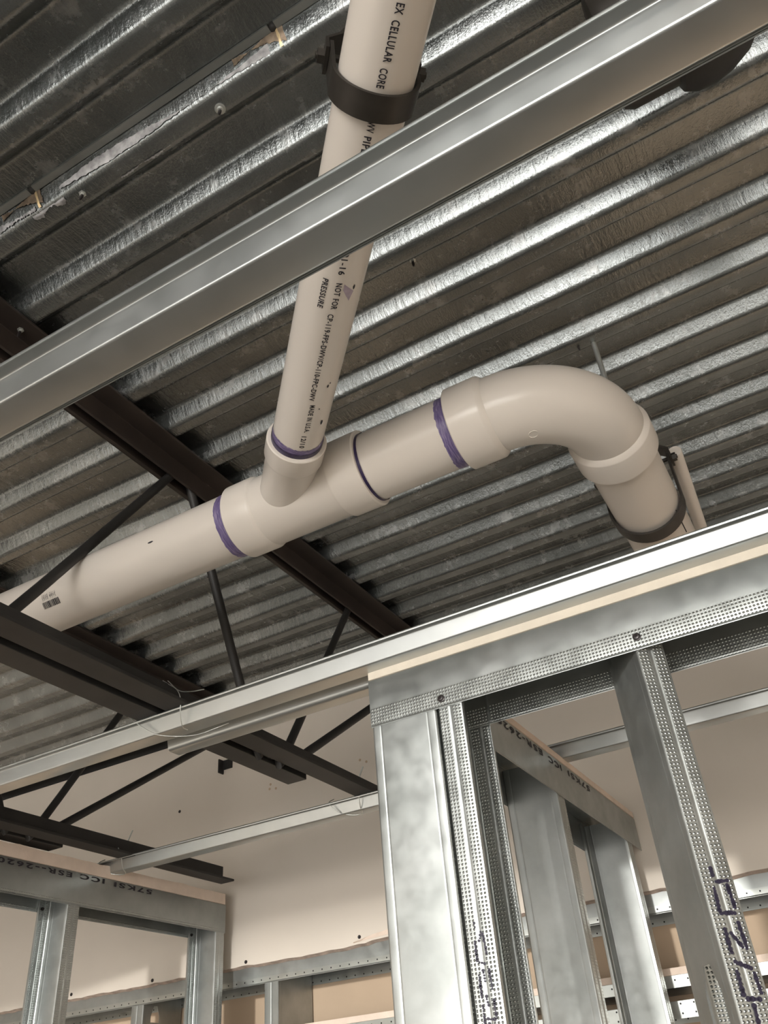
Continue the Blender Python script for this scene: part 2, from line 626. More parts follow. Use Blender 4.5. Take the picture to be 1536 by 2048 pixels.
def stud(name, O, U, V, z0, z1, label, group=None, fl=FL, wb=WB, hole=None, cat='stud', dotted=True):
    """C stud: web along V at u=0, flanges along U. hole=(v0, v1, ztop, zbot)"""
    root = thing(name, (O[0], O[1], z0), label, cat, group)
    U = Vector((U[0], U[1], 0)).normalized()
    V = Vector((V[0], V[1], 0)).normalized()
    O3 = Vector((O[0], O[1], 0))
    fr = (O3, U, V, (0, 0, 1))
    d = 1 if dotted else 0
    g = 0.0008
    # front flange with lip, groove in the middle, knurled on both halves
    bm = bmesh.new()
    m = fl / 2
    prof = [(fl, 0.006), (fl, 0), (m + 0.0022, 0), (m, g), (m - 0.0022, 0), (0.0018, 0)]
    sheet(bm, [(a, b) for a, b in prof], [0, d, 0, 0, d], fr, z0, z1, t=-0.0009, r=0.0016, seg=2)
    link_mesh('flange', bm, ['galv', 'galv_dot'], root, smooth=50)
    bm = bmesh.new()
    prof = [(0.0018, wb), (m - 0.0022, wb), (m, wb - g), (m + 0.0022, wb), (fl, wb), (fl, wb - 0.006)]
    sheet(bm, [(a, b) for a, b in prof], [d, 0, 0, d, 0], fr, z0, z1, t=-0.0009, r=0.0016, seg=2)
    link_mesh('flange', bm, ['galv', 'galv_dot'], root, smooth=50)
    # web with two stiffening creases
    bm = bmesh.new()
    c = 0.011

    def webpiece(prof, a, b2):
        sheet(bm, prof, [0] * (len(prof) - 1), fr, a, b2, t=-0.0009, r=0.0014, seg=2)
    left = [(0.0018, 0), (0, 0.0018), (0, c), (0.0005, c + 0.0015), (0, c + 0.003)]
    right = [(0, wb - c - 0.003), (0.0003, wb - c - 0.0015), (0, wb - c), (0, wb - 0.0018), (0.0018, wb)]
    if not hole:
        webpiece(left + right, z0, z1)
    else:
        h0, h1, zt, zb = hole
        mid0, mid1 = (0, h0), (0, h1)
        webpiece(left + right, zt + 0.012, z1)
        webpiece(left + right, z0, zb)
        webpiece(left + [mid0], zb, zt + 0.012)
        webpiece([mid1] + right, zb, zt + 0.012)
        # tapered top of the knockout
        for a0, a1 in ((h0, h0 + (h1 - h0) * 0.3), (h1, h1 - (h1 - h0) * 0.3)):
            tri = [O3 + V * a0 + Vector((0, 0, zt - 0.012)), O3 + V * a0 + Vector((0, 0, zt + 0.012)), O3 + V * a1 + Vector((0, 0, zt + 0.012))]
            f = [bm.verts.new(p) for p in tri]
            k = [bm.verts.new(p + U * 0.0009) for p in tri]
            bm.faces.new(f)
            bm.faces.new(k[::-1])
            for i in range(3):
                bm.faces.new((f[i], f[(i + 1) % 3], k[(i + 1) % 3], k[i]))
    link_mesh('web', bm, 'galv', root, smooth=50)
    return root


def screw_head(root, P, d, mat='screw', r=0.0042):
    bm = bmesh.new()
    d = Vector(d).normalized()
    lathe(bm, Vector(P) - d * 0.002, d, [(0, r * 1.15), (0.0022, r * 1.15), (0.0026, r * 0.9), (0.0044, r * 0.8), (0.0048, r * 0.35), (0.0036, 0.0004)], seg=14)
    return link_mesh('screw', bm, mat, root, smooth=40)


TT, TB = 0.482, 0.416          # top and lower edge of the deep-leg tracks


def track(name, O, D, L0, L1, label, group=None, wdt=WB, top=TT, bot=TB, knurl=0.028, mats=('galv', 'galv_dot'), flip=1, cat='track', t=0.001):
    """deep-leg top track. O = point on the outside of the visible leg, D = length direction, width runs to side W"""
    D = Vector(D).normalized()
    W = Vector((-D.y, D.x, 0)) * flip
    root = thing(name, (O[0] + D.x * L0, O[1] + D.y * L0, bot), label, cat, group)
    fr = ((O[0], O[1], 0), W, (0, 0, 1), D)
    h = bot + knurl
    bm = bmesh.new()
    sheet(bm, [(0.0012, bot + 0.004), (0, bot), (0, h), (0, top), (0.003, top)], [0, 1, 0, 0], fr, L0, L1, t=-t, r=0.001, seg=2, cuts=8)
    link_mesh('track_leg', bm, list(mats), root, smooth=50)
    bm = bmesh.new()
    sheet(bm, [(wdt - 0.003, top), (wdt, top), (wdt, h), (wdt, bot), (wdt - 0.0012, bot + 0.004)], [0, 0, 1, 0], fr, L0, L1, t=-t, r=0.001, seg=2, cuts=8)
    link_mesh('track_leg', bm, list(mats), root, smooth=50)
    bm = bmesh.new()
    sheet(bm, [(0.002, top), (wdt * 0.35, top), (wdt * 0.38, top - 0.001), (wdt * 0.62, top - 0.001), (wdt * 0.65, top), (wdt - 0.002, top)], [0] * 5, fr, L0, L1, t=t, r=0.001, seg=1, cuts=8)
    link_mesh('track_web', bm, 'galv', root, smooth=50)
    return root


def floor_track(name, O, D, L0, L1, wdt, label):
    D = Vector(D).normalized()
    W = Vector((-D.y, D.x, 0))
    bm = bmesh.new()
    sheet(bm, [(-0.002, -H + 0.032), (-0.002, -H), (wdt + 0.002, -H), (wdt + 0.002, -H + 0.032)], [0] * 3, ((O[0], O[1], 0), W, (0, 0, 1), D), L0, L1, t=0.001)
    o = link_mesh(name, bm, 'galv', loc=(O[0] + D.x * L0, O[1] + D.y * L0, -H))
    tag(o, label, 'track')


YR = 0.92                      # front face of the right frame
XI0, XI1 = -0.5076, -0.4148    # return wall
# front track of the right frame
tf = track('deep_leg_track', (0, YR, 0), (1, 0, 0), -0.5085, 0.75, 'knurled galvanised top track with two black screws, crossing the front of the right frame', 'deep leg top tracks')
screw_head(tf, (-0.4045, YR - 0.0015, 0.428), (0, -1, 0))
screw_head(tf, (-0.1500, YR - 0.0015, 0.4315), (0, -1, 0))
# return track running to the back wall
tr = track('deep_leg_track', (XI1, 0, 0), (0, 1, 0), YR + WB + 0.003, 1.872, 'galvanised top track with black upside-down lettering, running from the right frame back to the wall', 'deep leg top tracks', knurl=0.004)
# left frame track
XF = -1.476
tl = track('deep_leg_track', (XF, 0, 0), (0, 1, 0), 0.2, 1.838, 'galvanised top track with black upside-down lettering, on the left frame at the lower left corner', 'deep leg top tracks', knurl=0.010)


def upside_text(root, body, y_first, y_last, x, zc, hgt, shear=0.0):
    sgn = 1 if y_last > y_first else -1
    return text_mesh(body, hgt / 0.70, lambda tx, ty: (x, y_first + sgn * tx, zc + hgt / 2 - ty), root, width=abs(y_last - y_first), bold=0.0004, spacing=1.3)


# upside down as seen from +x: first letter far (large y), tops pointing down
upside_text(tl, '57KSI', 1.567, 1.447, XF + 0.0006, 0.4740, 0.0092)
upside_text(tl, 'ICC', 1.418, 1.348, XF + 0.0006, 0.4750, 0.0092)
upside_text(tl, 'ESR--2620', 1.325, 1.135, XF + 0.0006, 0.4735, 0.0092)
upside_text(tr, '57KSI', 1.569, 1.449, XI1 + 0.0006, 0.4715, 0.0100)
upside_text(tr, 'ICC', 1.415, 1.352, XI1 + 0.0006, 0.4710, 0.0100)
upside_text(tr, 'ESR-2620', 1.325, 1.135, XI1 + 0.0006, 0.4725, 0.0100)

# gypsum strips lying on the tracks
bm = bmesh.new()
bm_box(bm, -0.5078, 0.75, YR - 0.001, YR + WB - 0.02, TT + 0.0008, TT + 0.0135)
o = link_mesh('gypsum_strip', bm, 'gyp_edge', loc=(-0.5078, YR, TT + 0.0008), smooth=0, bevel=0.0006)
tag(o, 'cream gypsum board strip lying on the right frame top track', 'board', 'gypsum strips on the tracks')
bm = bmesh.new()
n = 60
prev = None
for i in range(n + 1):
    yy = 0.2 + (1.8345 - 0.2) * i / n
    e = random.uniform(-0.0008, 0.0008) + (0.0015 if i % 9 == 0 else 0)
    z1 = TT + 0.0255 + e
    x0 = XF + 0.0015 + random.uniform(-0.0006, 0.0006)
    ring = [bm.verts.new(p) for p in ((x0, yy, TT + 0.0008), (x0 - 0.0008, yy, z1), (XF - WB, yy, z1), (XF - WB, yy, TT + 0.0008))]
    if prev:
        for k in range(4):
            bm.faces.new((prev[k], ring[k], ring[(k + 1) % 4], prev[(k + 1) % 4]))
    else:
        bm.faces.new(ring)
    prev = ring
bm.faces.new(prev[::-1])
o = link_mesh('gypsum_strip', bm, 'gyp_pink', loc=(XF, 0.2, TT + 0.0008), smooth=0)
tag(o, 'pinkish gypsum board strip with rough edge lying on the left frame top track', 'board', 'gypsum strips on the tracks')
bm = bmesh.new()
bm_box(bm, XI0 + 0.002, XI1 + 0.001, YR + WB + 0.005, 1.868, TT + 0.0008, TT + 0.012)
o = link_mesh('gypsum_strip', bm, 'gyp_pink', loc=(XI0, YR + WB, TT + 0.0008), smooth=0)
tag(o, 'thin gypsum strip on top of the lettered track behind the right frame', 'board', 'gypsum strips on the tracks')

# studs of the right frame
ZS = TT - 0.006
sc = stud('steel_stud', (XI0, YR + 0.0012), (0, 1, 0), (1, 0, 0), -H + 0.001, ZS, 'broad smooth galvanised stud at the left corner of the right frame, web facing out', 'studs of the right frame')
s1 = stud('steel_stud', (XI1 + 0.0032, YR + 0.0012), (1, 0, 0), (0, 1, 0), -H + 0.001, ZS, 'knurled galvanised stud with bluish black marks, directly beside the broad corner stud', 'studs of the right frame')
a34 = rad(34)
s2 = stud('steel_stud', (-0.1547, YR + 0.0012), (cos(a34), sin(a34), 0), (-sin(a34), cos(a34), 0), -H + 0.001, ZS - 0.004,
          'twisted galvanised stud with large black marks at the right edge of the photo', 'studs of the right frame', hole=(0.022, 0.060, 0.088, -0.02))
sb = stud('steel_stud', (XI0 + 0.001, 1.370), (0, 1, 0), (1, 0, 0), -H + 0.001, ZS, 'bright smooth galvanised stud below the lettered track, web facing out', 'studs of the right frame', wb=WB - 0.002)
so = stud('steel_stud', (XI0 + 0.001, 1.805), (0, -1, 0), (1, 0, 0), -H + 0.001, ZS - 0.006, 'hollow-side stud nearest the back wall under the end of the lettered track', 'studs of the right frame', wb=WB - 0.002)


def marks(root, strokes, org, ax, mat='marker', w=0.0025):
    """hand/ink marks on a stud flange: strokes in (across, z) metres"""
    bm = bmesh.new()
    ax = Vector(ax)
    nrm = ax.cross(Vector((0, 0, 1))).normalized()
    for s in strokes:
        for i in range(len(s) - 1):
            p, q = s[i], s[i + 1]
            L = math.hypot(q[0] - p[0], q[1] - p[1])
            k = max(1, int(L / 0.0022))
            for j in range(k + 1):
                t = j / k
                a = p[0] + (q[0] - p[0]) * t + random.uniform(-0.0003, 0.0003)
                z = p[1] + (q[1] - p[1]) * t + random.uniform(-0.0003, 0.0003)
                c = Vector(org) + ax * a + Vector((0, 0, z)) + nrm * 0.0004
                rr = w * random.uniform(0.55, 1.0)
                vs = [bm.verts.new(c + (ax * cos(2 * pi * h / 8) + Vector((0, 0, 1)) * sin(2 * pi * h / 8)) * rr) for h in range(8)]
                vb = [bm.verts.new(v.co - nrm * 0.0012) for v in vs]
                bm.faces.new(vs)
                for h in range(8):
                    bm.faces.new((vs[h], vs[(h + 1) % 8], vb[(h + 1) % 8], vb[h]))
    link_mesh('ink_marks', bm, mat, root, smooth=0)


A34 = (cos(a34), sin(a34), 0)
marks(s2, [[(0.013, 0.178), (0.013, 0.172)],
           [(0.015, 0.166), (0.026, 0.166)], [(0.011, 0.160), (0.010, 0.140)], [(0.025, 0.162), (0.026, 0.142)], [(0.011, 0.138), (0.024, 0.137)],
           [(0.025, 0.128), (0.026, 0.106)], [(0.010, 0.124), (0.010, 0.104)], [(0.015, 0.120), (0.022, 0.108)],
           [(0.011, 0.096), (0.024, 0.090)], [(0.010, 0.088), (0.010, 0.070)], [(0.026, 0.086), (0.027, 0.070)], [(0.013, 0.066), (0.024, 0.065)],
           [(0.0165, 0.060), (0.0165, 0.030)], [(0.008, 0.030), (0.010, 0.012)], [(0.018, 0.034), (0.023, 0.030)], [(0.025, 0.024), (0.027, 0.008)], [(0.016, 0.030), (0.015, 0.000)]],
      (-0.1547, YR + 0.0008, 0), A34)
marks(s1, [[(0.014, 0.168), (0.014, 0.164)], [(0.020, 0.158), (0.017, 0.150)], [(0.022, 0.156), (0.024, 0.136)], [(0.012, 0.150), (0.012, 0.132)], [(0.014, 0.130), (0.020, 0.128)],
           [(0.024, 0.122), (0.025, 0.104)], [(0.012, 0.118), (0.012, 0.098)], [(0.017, 0.122), (0.018, 0.112)], [(0.017, 0.098), (0.018, 0.090)], [(0.025, 0.094), (0.025, 0.078)],
           [(0.012, 0.090), (0.012, 0.074)], [(0.016, 0.078), (0.023, 0.077)], [(0.0165, 0.074), (0.0165, 0.020)]],
      (XI1 + 0.0012, YR + 0.0008, 0), (1, 0, 0), w=0.0018)

# studs of the left frame (open side towards the camera)
for yy, l in ((1.838, 'end stud of the left frame, next to the back wall'), (1.360, 'galvanised stud of the left frame at the left edge of the photo')):
    s = stud('steel_stud', (XF - WB + 0.001, yy - 0.001), (0, -1, 0), (1, 0, 0), -H + 0.001, ZS, l, 'studs of the left frame', wb=WB - 0.002)
    screw_head(s, (XF - WB + 0.004, yy - 0.022, 0.424), (1, 0, 0.2), r=0.003)

floor_track('floor_track', (0, YR, 0), (1, 0, 0), -0.51, 0.75, WB + 0.002, 'galvanised floor track under the right frame')
floor_track('floor_track', (XI1, 0, 0), (0, 1, 0), 1.02, 1.87, WB, 'galvanised floor track of the return wall')
floor_track('floor_track', (XF, 0, 0), (0, 1, 0), 0.2, 1.838, WB, 'galvanised floor track under the left frame')

# back stud wall (deep studs) below the board
YB = YW + 0.0165
bt_ = track('slotted_track', (0, YB, 0), (1, 0, 0), XL + 0.02, XR - 0.02, 'slotted galvanised top track running along the back wall under the ragged board edge', wdt=0.1524, top=0.366, bot=0.300, knurl=0.016, mats=('galv', 'galv_slot'))
for x, l in ((-1.36, 'deep galvanised stud in the back wall, right of the left frame'), (-1.79, 'deep galvanised stud with a knockout hole, seen inside the left frame')):
    # web on the right side: U = -x, V = +y
    s = stud('deep_steel_stud', (x, YB + 0.001), (-1, 0, 0), (0, 1, 0), -H + 0.001, 0.355, l, 'deep studs of the back wall', fl=0.041, wb=0.150,
             hole=(0.030, 0.062, 0.288, 0.262) if x == -1.79 else None, dotted=False)
# window header tracks in the back wall
for z0, z1, l in ((0.168, 0.190, 'upper galvanised header track across the opening in the back wall'), (0.146, 0.118, 'lower galvanised header track across the opening in the back wall')):
    root = thing('header_track', (-1.35, YB, min(z0, z1)), l, 'track', 'header tracks in the back wall')
    fr = ((0, YB, 0), (0, 1, 0), (0, 0, 1), (1, 0, 0))
    bm = bmesh.new()
    sheet(bm, [(0, z1), (0, z0)], [1], fr, -1.355, 0.60, t=0.001, cuts=4)
    link_mesh('track_leg', bm, ['galv', 'galv_slot'], root)
    bm = bmesh.new()
    sheet(bm, [(0.150, z1), (0.150, z0)], [1], fr, -1.355, 0.60, t=0.001, cuts=4)
    link_mesh('track_leg', bm, ['galv', 'galv_slot'], root)
    bm = bmesh.new()
    sheet(bm, [(0.0, z0), (0.150, z0)], [0], fr, -1.355, 0.60, t=0.001, cuts=4)
    link_mesh('track_web', bm, 'galv', root)
bm = bmesh.new()
bm_box(bm, -1.35, 0.60, YB + 0.001, YB + 0.012, 0.1905, 0.203)
tag(link_mesh('gypsum_strip', bm, 'gyp_pink', loc=(-1.35, YB, 0.1905), smooth=0), 'thin gypsum strip on the header track in the back wall opening', 'board', 'gypsum strips on the tracks')


# ------------------------------------------------------------------ furring channels (hat section) hung under the joists
def hat(name, y0, x0, x1, ztop, label, r=0.0022, group='furring channels under the joists'):
    root = thing(name, (x0, y0, ztop - 0.0225), label, 'channel', group)
    fr = ((0, 0, 0), (0, 1, 0), (0, 0, 1), (1, 0, 0))
    zb = ztop - 0.0225
    bm = bmesh.new()
    pr = [(y0 + 0.001, ztop - 0.0025), (y0, ztop), (y0 + 0.0115, ztop), (y0 + 0.0165, zb), (y0 + 0.0460, zb), (y0 + 0.0510, ztop), (y0 + 0.0625, ztop), (y0 + 0.0615, ztop - 0.0025)]
    sheet(bm, pr, [0] * 7, fr, x0, x1, t=0.0009, r=r, seg=4, cuts=12)
    for v in bm.verts:
        v.co.z += 0.0009 * sin(v.co.x * 3.1 + y0 * 9)
    o = link_mesh('hat_profile', bm, 'furring', root, smooth=50)
    return root


ZC = 0.516
hat('furring_channel', 0.2805, -2.6, 1.2, ZC, 'wide galvanised furring channel crossing in front of the thin pipe, nearest the camera')
hat('furring_channel', 0.8800, -2.6, 1.2, ZC, 'bright galvanised furring channel tied under the joist, passing just above the right frame')
hat('furring_channel', 0.9430, -0.893, -0.12, ZC + 0.0005, 'short galvanised channel offcut with a cut left end, lying beside the bright middle channel', r=0.006)
hat('furring_channel', 1.4150, -1.62, 1.2, ZC, 'far galvanised furring channel in front of the back wall board')


# ------------------------------------------------------------------ steel joists
def joist(xc, label):
    root = thing('bar_joist', (xc, -1.6, ZC), label, 'joist', 'open web joists under the deck')
    gap, leg, th = 0.0075, 0.041, 0.005
    Y0 = -1.6

    def angle(nm, side, zt, up, y0, y1, mat):
        bm = bmesh.new()
        s = side
        pr = [(s * gap, zt + up * leg), (s * gap, zt), (s * (gap + leg), zt), (s * (gap + leg), zt + up * th), (s * (gap + th), zt + up * th), (s * (gap + th), zt + up * leg)]
        va = [bm.verts.new((xc + a, y0, b)) for a, b in pr]
        vb = [bm.verts.new((xc + a, y1, b)) for a, b in pr]
        bm.faces.new(va)
        bm.faces.new(vb[::-1])
        for i in range(6):
            bm.faces.new((va[i], va[(i + 1) % 6], vb[(i + 1) % 6], vb[i]))
        link_mesh(nm, bm, mat, root, smooth=0, bevel=0.0008)
    angle('bottom_chord', 1, ZC, 1, Y0, 1.772, 'black')
    angle('bottom_chord', -1, ZC, 1, Y0, 1.272, 'black')
    angle('top_chord', 1, ZD - 0.001, -1, Y0, 1.875, 'brownblack')
    angle('top_chord', -1, ZD - 0.001, -1, Y0, 1.875, 'brownblack')
    # bent round bars of the web
    P = 0.588
    zt, zb = 0.955, 0.540
    tops = [0.882 - P * k for k in range(4)][::-1] + [1.474]
    pts = []
    bots = [0.541 - P * k for k in range(5)][::-1] + [1.150]
    seq = []
    for b_, t_ in zip(bots, tops):
        seq.append((b_, zb))
    nodes = sorted([(v, 0) for v in bots] + [(v, 1) for v in tops])
    nodes = [n_ for n_ in nodes if n_[0] > -1.5]
    for (ya, ka), (yb, kb) in zip(nodes[:-1], nodes[1:]):
        bm = bmesh.new()
        za, zb_ = (zt if ka else zb), (zt if kb else zb)
        p = Vector((xc, ya + (0.022 if ka else 0.044), za))
        q = Vector((xc, yb - (0.022 if kb else 0.044), zb_))
        e = (q - p).normalized()
        ca = Vector((xc, ya, za + (0.012 if ka else -0.012)))
        cb = Vector((xc, yb, zb_ + (0.012 if kb else -0.012)))
        path = [ca, ca * 0.35 + p * 0.65 + Vector((0, 0, 0.002 if ka else -0.002)), p + e * 0.012, q - e * 0.012, cb * 0.35 + q * 0.65 + Vector((0, 0, 0.002 if kb else -0.002)), cb]
        tube(bm, smooth_path(path, 5), 0.0080, 12)
        link_mesh('web_bar', bm, 'black', root, smooth=60)
    bm = bmesh.new()
    tube(bm, [(xc, 1.235, 0.540), (xc, 1.250, 0.553), (xc, 1.835, 0.945)], 0.0085, 12)
    link_mesh('web_bar', bm, 'black', root, smooth=60)
    return root


j1 = joist(-0.8375, 'black open-web steel joist crossed by the large white pipe')
j2 = clone(j1, (-0.610, 0, 0))
tag(j2, 'black open-web steel joist farther left, ending in front of the back wall board', 'joist', 'open web joists under the deck')

# small steel bracket on the back wall
bm = bmesh.new()
bm_box(bm, -1.540, -1.536, YW - 0.022, YW, 0.846, 0.885)
bm_box(bm, -1.540, -1.505, YW - 0.004, YW, 0.858, 0.885)
tag(link_mesh('angle_clip', bm, 'black', loc=(-1.545, YW, 0.838), smooth=0), 'small dark steel clip on the back wall behind the joist chord', 'clip')


# ------------------------------------------------------------------ tie wires, hanger scraps
def wire(pts, label, mat='zinc', r=0.0008, name='tie_wire', group='tie wires on the furring channels', twist=None):
    root = thing(name, pts[0], label, 'wire', group)
    bm = bmesh.new()
    tube(bm, smooth_path(pts, 8), r, 7)
    link_mesh('wire_loop', bm, mat, root, smooth=60)
    if twist:
        bm = bmesh.new()
        a, b2 = Vector(twist[0]), Vector(twist[1])
        d, e1, e2 = basis(b2 - a)
        L = (b2 - a).length
        for ph in (0, pi):
            tube(bm, [a + d * L * k / 24 + (e1 * cos(ph + k * 0.9) + e2 * sin(ph + k * 0.9)) * r * 1.1 for k in range(25)], r, 6)
        link_mesh('twisted_end', bm, mat, root, smooth=60)
    return root


# around the bright middle channel, at the nearer joist
y0 = 0.880
wire([(-0.844, y0 + 0.004, 0.570), (-0.825, y0 - 0.004, 0.556), (-0.805, y0 - 0.006, 0.540), (-0.7985, y0 - 0.004, 0.523), (-0.803, y0 + 0.002, 0.505), (-0.808, y0 + 0.014, 0.4905), (-0.812, y0 + 0.030, 0.4915)],
     'thin wire looped from the black chord over the bright middle channel', r=0.0007)
wire([(-0.905, y0 + 0.010, 0.530), (-0.893, y0 + 0.000, 0.5185), (-0.868, y0 + 0.006, 0.498), (-0.848, y0 + 0.014, 0.4875), (-0.815, y0 + 0.028, 0.482), (-0.790, y0 + 0.034, 0.481), (-0.765, y0 + 0.040, 0.4855), (-0.752, y0 + 0.050, 0.492)],
     'pale wire sagging under the bright middle channel by the joist', r=0.0007)
wire([(-0.832, y0 + 0.002, 0.5655), (-0.805, y0 - 0.002, 0.5405), (-0.780, y0 - 0.003, 0.5315), (-0.757, y0 - 0.002, 0.5285)],
     'short grey wire end sticking out sideways above the bright middle channel', r=0.0007)


def tie(xc, y0, label):
    z = ZC
    wire([(xc - 0.052, y0 + 0.020, z + 0.012), (xc - 0.054, y0 + 0.004, z + 0.001), (xc - 0.040, y0 + 0.010, z - 0.016), (xc - 0.020, y0 + 0.024, z - 0.0245), (xc + 0.004, y0 + 0.030, z - 0.026),
          (xc + 0.012, y0 + 0.012, z - 0.018), (xc + 0.016, y0 + 0.001, z + 0.002), (xc + 0.014, y0 - 0.006, z + 0.016), (xc + 0.004, y0 - 0.008, z + 0.034), (xc - 0.006, y0 + 0.000, z + 0.043), (xc - 0.016, y0 + 0.004, z + 0.045)],
         label, r=0.0009, twist=((xc - 0.002, y0 + 0.03, z + 0.036), (xc + 0.012, y0 + 0.032, z + 0.066)))


tie(-0.8375, 1.415, 'looped tie wire where the nearer joist meets the far channel, beside the corner stud')
tie(-1.4475, 1.415, 'looped tie wire where the left joist meets the far channel')
wire([(-1.44, 1.300, 0.905), (-1.44, 1.312, 0.880), (-1.44, 1.352, 0.800 + 0.04)], 'short black wire hanging between the web bars of the left joist', mat='black', r=0.0016, name='hanging_wire', group=None)


# ------------------------------------------------------------------ PVC drain pipes
MY, MZ, MR = 0.735, 0.670, 0.04445
X0, X1 = -1.95, -0.262
pipe = thing('drain_pipe', (X0, MY, MZ), 'large white plastic pipe running left from the wye fitting behind the joist bar', 'pipe', 'white drain pipes')
bm = bmesh.new()
lathe(bm, (X0, MY, MZ), (1, 0, 0), [(0, MR), (X0 * -1 - 0.875, MR), (X0 * -1 - 0.855, MR), (X0 * -1 - 0.60, MR), (-0.56 - X0, MR)], seg=72)
link_mesh('pipe_wall', bm, 'pvc', pipe, smooth=40)


def ring(parent, P, d, s0, s1, r, mat, name, jag=0.0, seg=96):
    """thin painted sleeve with uneven edges"""
    bm = bmesh.new()
    d, e1, e2 = basis(d)
    P = Vector(P)
    uvl = bm.loops.layers.uv.verify()
    rows = []
    for k in range(seg):
        a = 2 * pi * k / seg
        n_ = (e1 * cos(a) + e2 * sin(a)) * r
        j0 = random.uniform(-jag, jag) * 0.5 + jag * sin(a * 2.3 + 1)
        j1_ = random.uniform(-jag, jag) * 0.3
        rows.append((bm.verts.new(P + d * (s0 + j0) + n_), bm.verts.new(P + d * (s1 + j1_) + n_)))
    for k in range(seg):
        a, b2 = rows[k], rows[(k + 1) % seg]
        f = bm.faces.new((a[0], b2[0], b2[1], a[1]))
        for lp, uu, vv in zip(f.loops, (s0, s0, s1, s1), (k / seg, (k + 1) / seg, (k + 1) / seg, k / seg)):
            lp[uvl].uv = (uu, vv)
    return link_mesh(name, bm, mat, parent, smooth=60)


ring(pipe, (0, MY, MZ), (1, 0, 0), -0.5965, -0.580, MR + 0.0004, 'primer', 'primer_band', 0.0012)
# faint grey sleeve mark and the printed barcode near the joist
bm = bmesh.new()


def main_pt(x, deg, off=0.0004):
    a = rad(deg)
    return Vector((x, MY + cos(a) * (MR + off), MZ + sin(a) * (MR + off)))


# barcode: short bars across the pipe, with two rows of tiny digits above
xx = -0.9125
k = 0
while xx < -0.881:
    wd = random.choice((0.0006, 0.0009, 0.0014, 0.002))
    if not (-0.9035 < xx < -0.9020):
        vs = [bm.verts.new(main_pt(xx, -144.5)), bm.verts.new(main_pt(xx + wd, -144.5)), bm.verts.new(main_pt(xx + wd, -138)), bm.verts.new(main_pt(xx, -138)),
              bm.verts.new(main_pt(xx, -132)), bm.verts.new(main_pt(xx + wd, -132))]
        bm.faces.new(vs[0:4])
        bm.faces.new((vs[3], vs[2], vs[5], vs[4]))
    xx += wd + random.choice((0.0005, 0.0008))
link_mesh('barcode', bm, 'ink', pipe, smooth=0)
for dg in (-147.5, -151.0, -154.5):
    text_mesh('3 0 4 8   7 2 1 5' if dg != -151.0 else '1034 8827', 0.0042, lambda tx, ty, dg=dg: main_pt(-0.910 + tx, dg - 2.2 + ty / MR * 57.3 * -1 + 2.2), pipe, width=0.026, name='barcode_digits')
bm = bmesh.new()
lathe(bm, (-0.7035, MY + cos(rad(-170)) * (MR - 0.0015), MZ + sin(rad(-170)) * (MR - 0.0015)), (0, cos(rad(-170)), sin(rad(-170))), [(0, 0.0012), (0.002, 0.0012)], seg=8)
for v in bm.verts:
    v.co.x = -0.7035 + (v.co.x + 0.7035) * 4
link_mesh('scratch_mark', bm, 'ink', pipe, smooth=0)

pm = thing('drain_pipe', (-0.42, MY, MZ), 'short large white plastic pipe between the wye fitting and the elbow', 'pipe', 'white drain pipes')
bm = bmesh.new()
lathe(bm, (-0.42, MY, MZ), (1, 0, 0), [(0, MR), (0.19, MR)], seg=72)
link_mesh('pipe_wall', bm, 'pvc', pm, smooth=40)
ring(pm, (0, MY, MZ), (1, 0, 0), -0.2690, -0.2500, MR + 0.0004, 'primer', 'primer_band', 0.0012)
ring(pm, (0, MY, MZ), (1, 0, 0), -0.3790, -0.3745, MR + 0.0012, 'primer_dark', 'cement_line', 0.0003)

# wye fitting
BA, BE = rad(-47.5), rad(-1.5)
BD = Vector((cos(BA) * cos(BE), sin(BA) * cos(BE), sin(BE)))
BO = Vector((-0.516, MY, MZ))
wye = thing('wye_fitting', (-0.5808, MY, MZ), 'white plastic wye fitting joining the thin pipe to the large pipe', 'fitting')
bm = bmesh.new()
HR = 0.0508
lathe(bm, (-0.5808, MY, MZ), (1, 0, 0), [(0, MR), (0.0002, HR - 0.0015), (0.0018, HR), (0.0385, HR), (0.0415, HR - 0.0012), (0.0440, 0.0478), (0.1560, 0.0478), (0.1590, HR - 0.0010), (0.1615, HR), (0.2005, HR), (0.2023, HR - 0.0015), (0.2025, MR + 0.0004)], seg=72)
link_mesh('fitting_body', bm, 'pvc', wye, smooth=35)
bm = bmesh.new()
BR = 0.03015
lathe(bm, BO, BD, [(0.0, 0.0330), (0.055, 0.0330), (0.1020, 0.0333), (0.1060, 0.0350), (0.1090, 0.0360), (0.1365, 0.0362), (0.1378, 0.0350), (0.1380, BR)], seg=64)
link_mesh('branch_socket', bm, 'pvc', wye, smooth=35)

# thin branch pipe towards the camera
BL = 1.15
br = thing('drain_pipe', BO + BD * 0.12, 'thin white pipe with black lettering, rising from the wye to the photo top', 'pipe', 'white drain pipes')
bm = bmesh.new()
lathe(bm, BO + BD * 0.12, BD, [(0, BR), (BL - 0.12, BR)], seg=64)
link_mesh('pipe_wall', bm, 'pvc', br, smooth=40)
ring(br, BO, BD, 0.1540, 0.1385, BR + 0.0004, 'primer', 'primer_band', 0.0016)
ring(br, BO, BD, 0.1455, 0.1378, BR + 0.0010, 'primer_dark', 'cement_line', 0.0008)
_, b1, b2_ = basis(BD)


def br_pt(s, deg, off=0.0004):
    a = rad(deg)
    return BO + BD * s + (b1 * cos(a) + b2_ * sin(a)) * (BR + off)


def br_text(body, s_first, s_last, deg, hgt):
    """reads down the pipe (towards the wye), letter tops towards the right"""
    text_mesh(body, hgt / 0.70, lambda tx, ty: br_pt(s_first - tx, deg - (ty - hgt / 2) / BR * 57.2958), br, width=s_first - s_last, bold=0.00016)


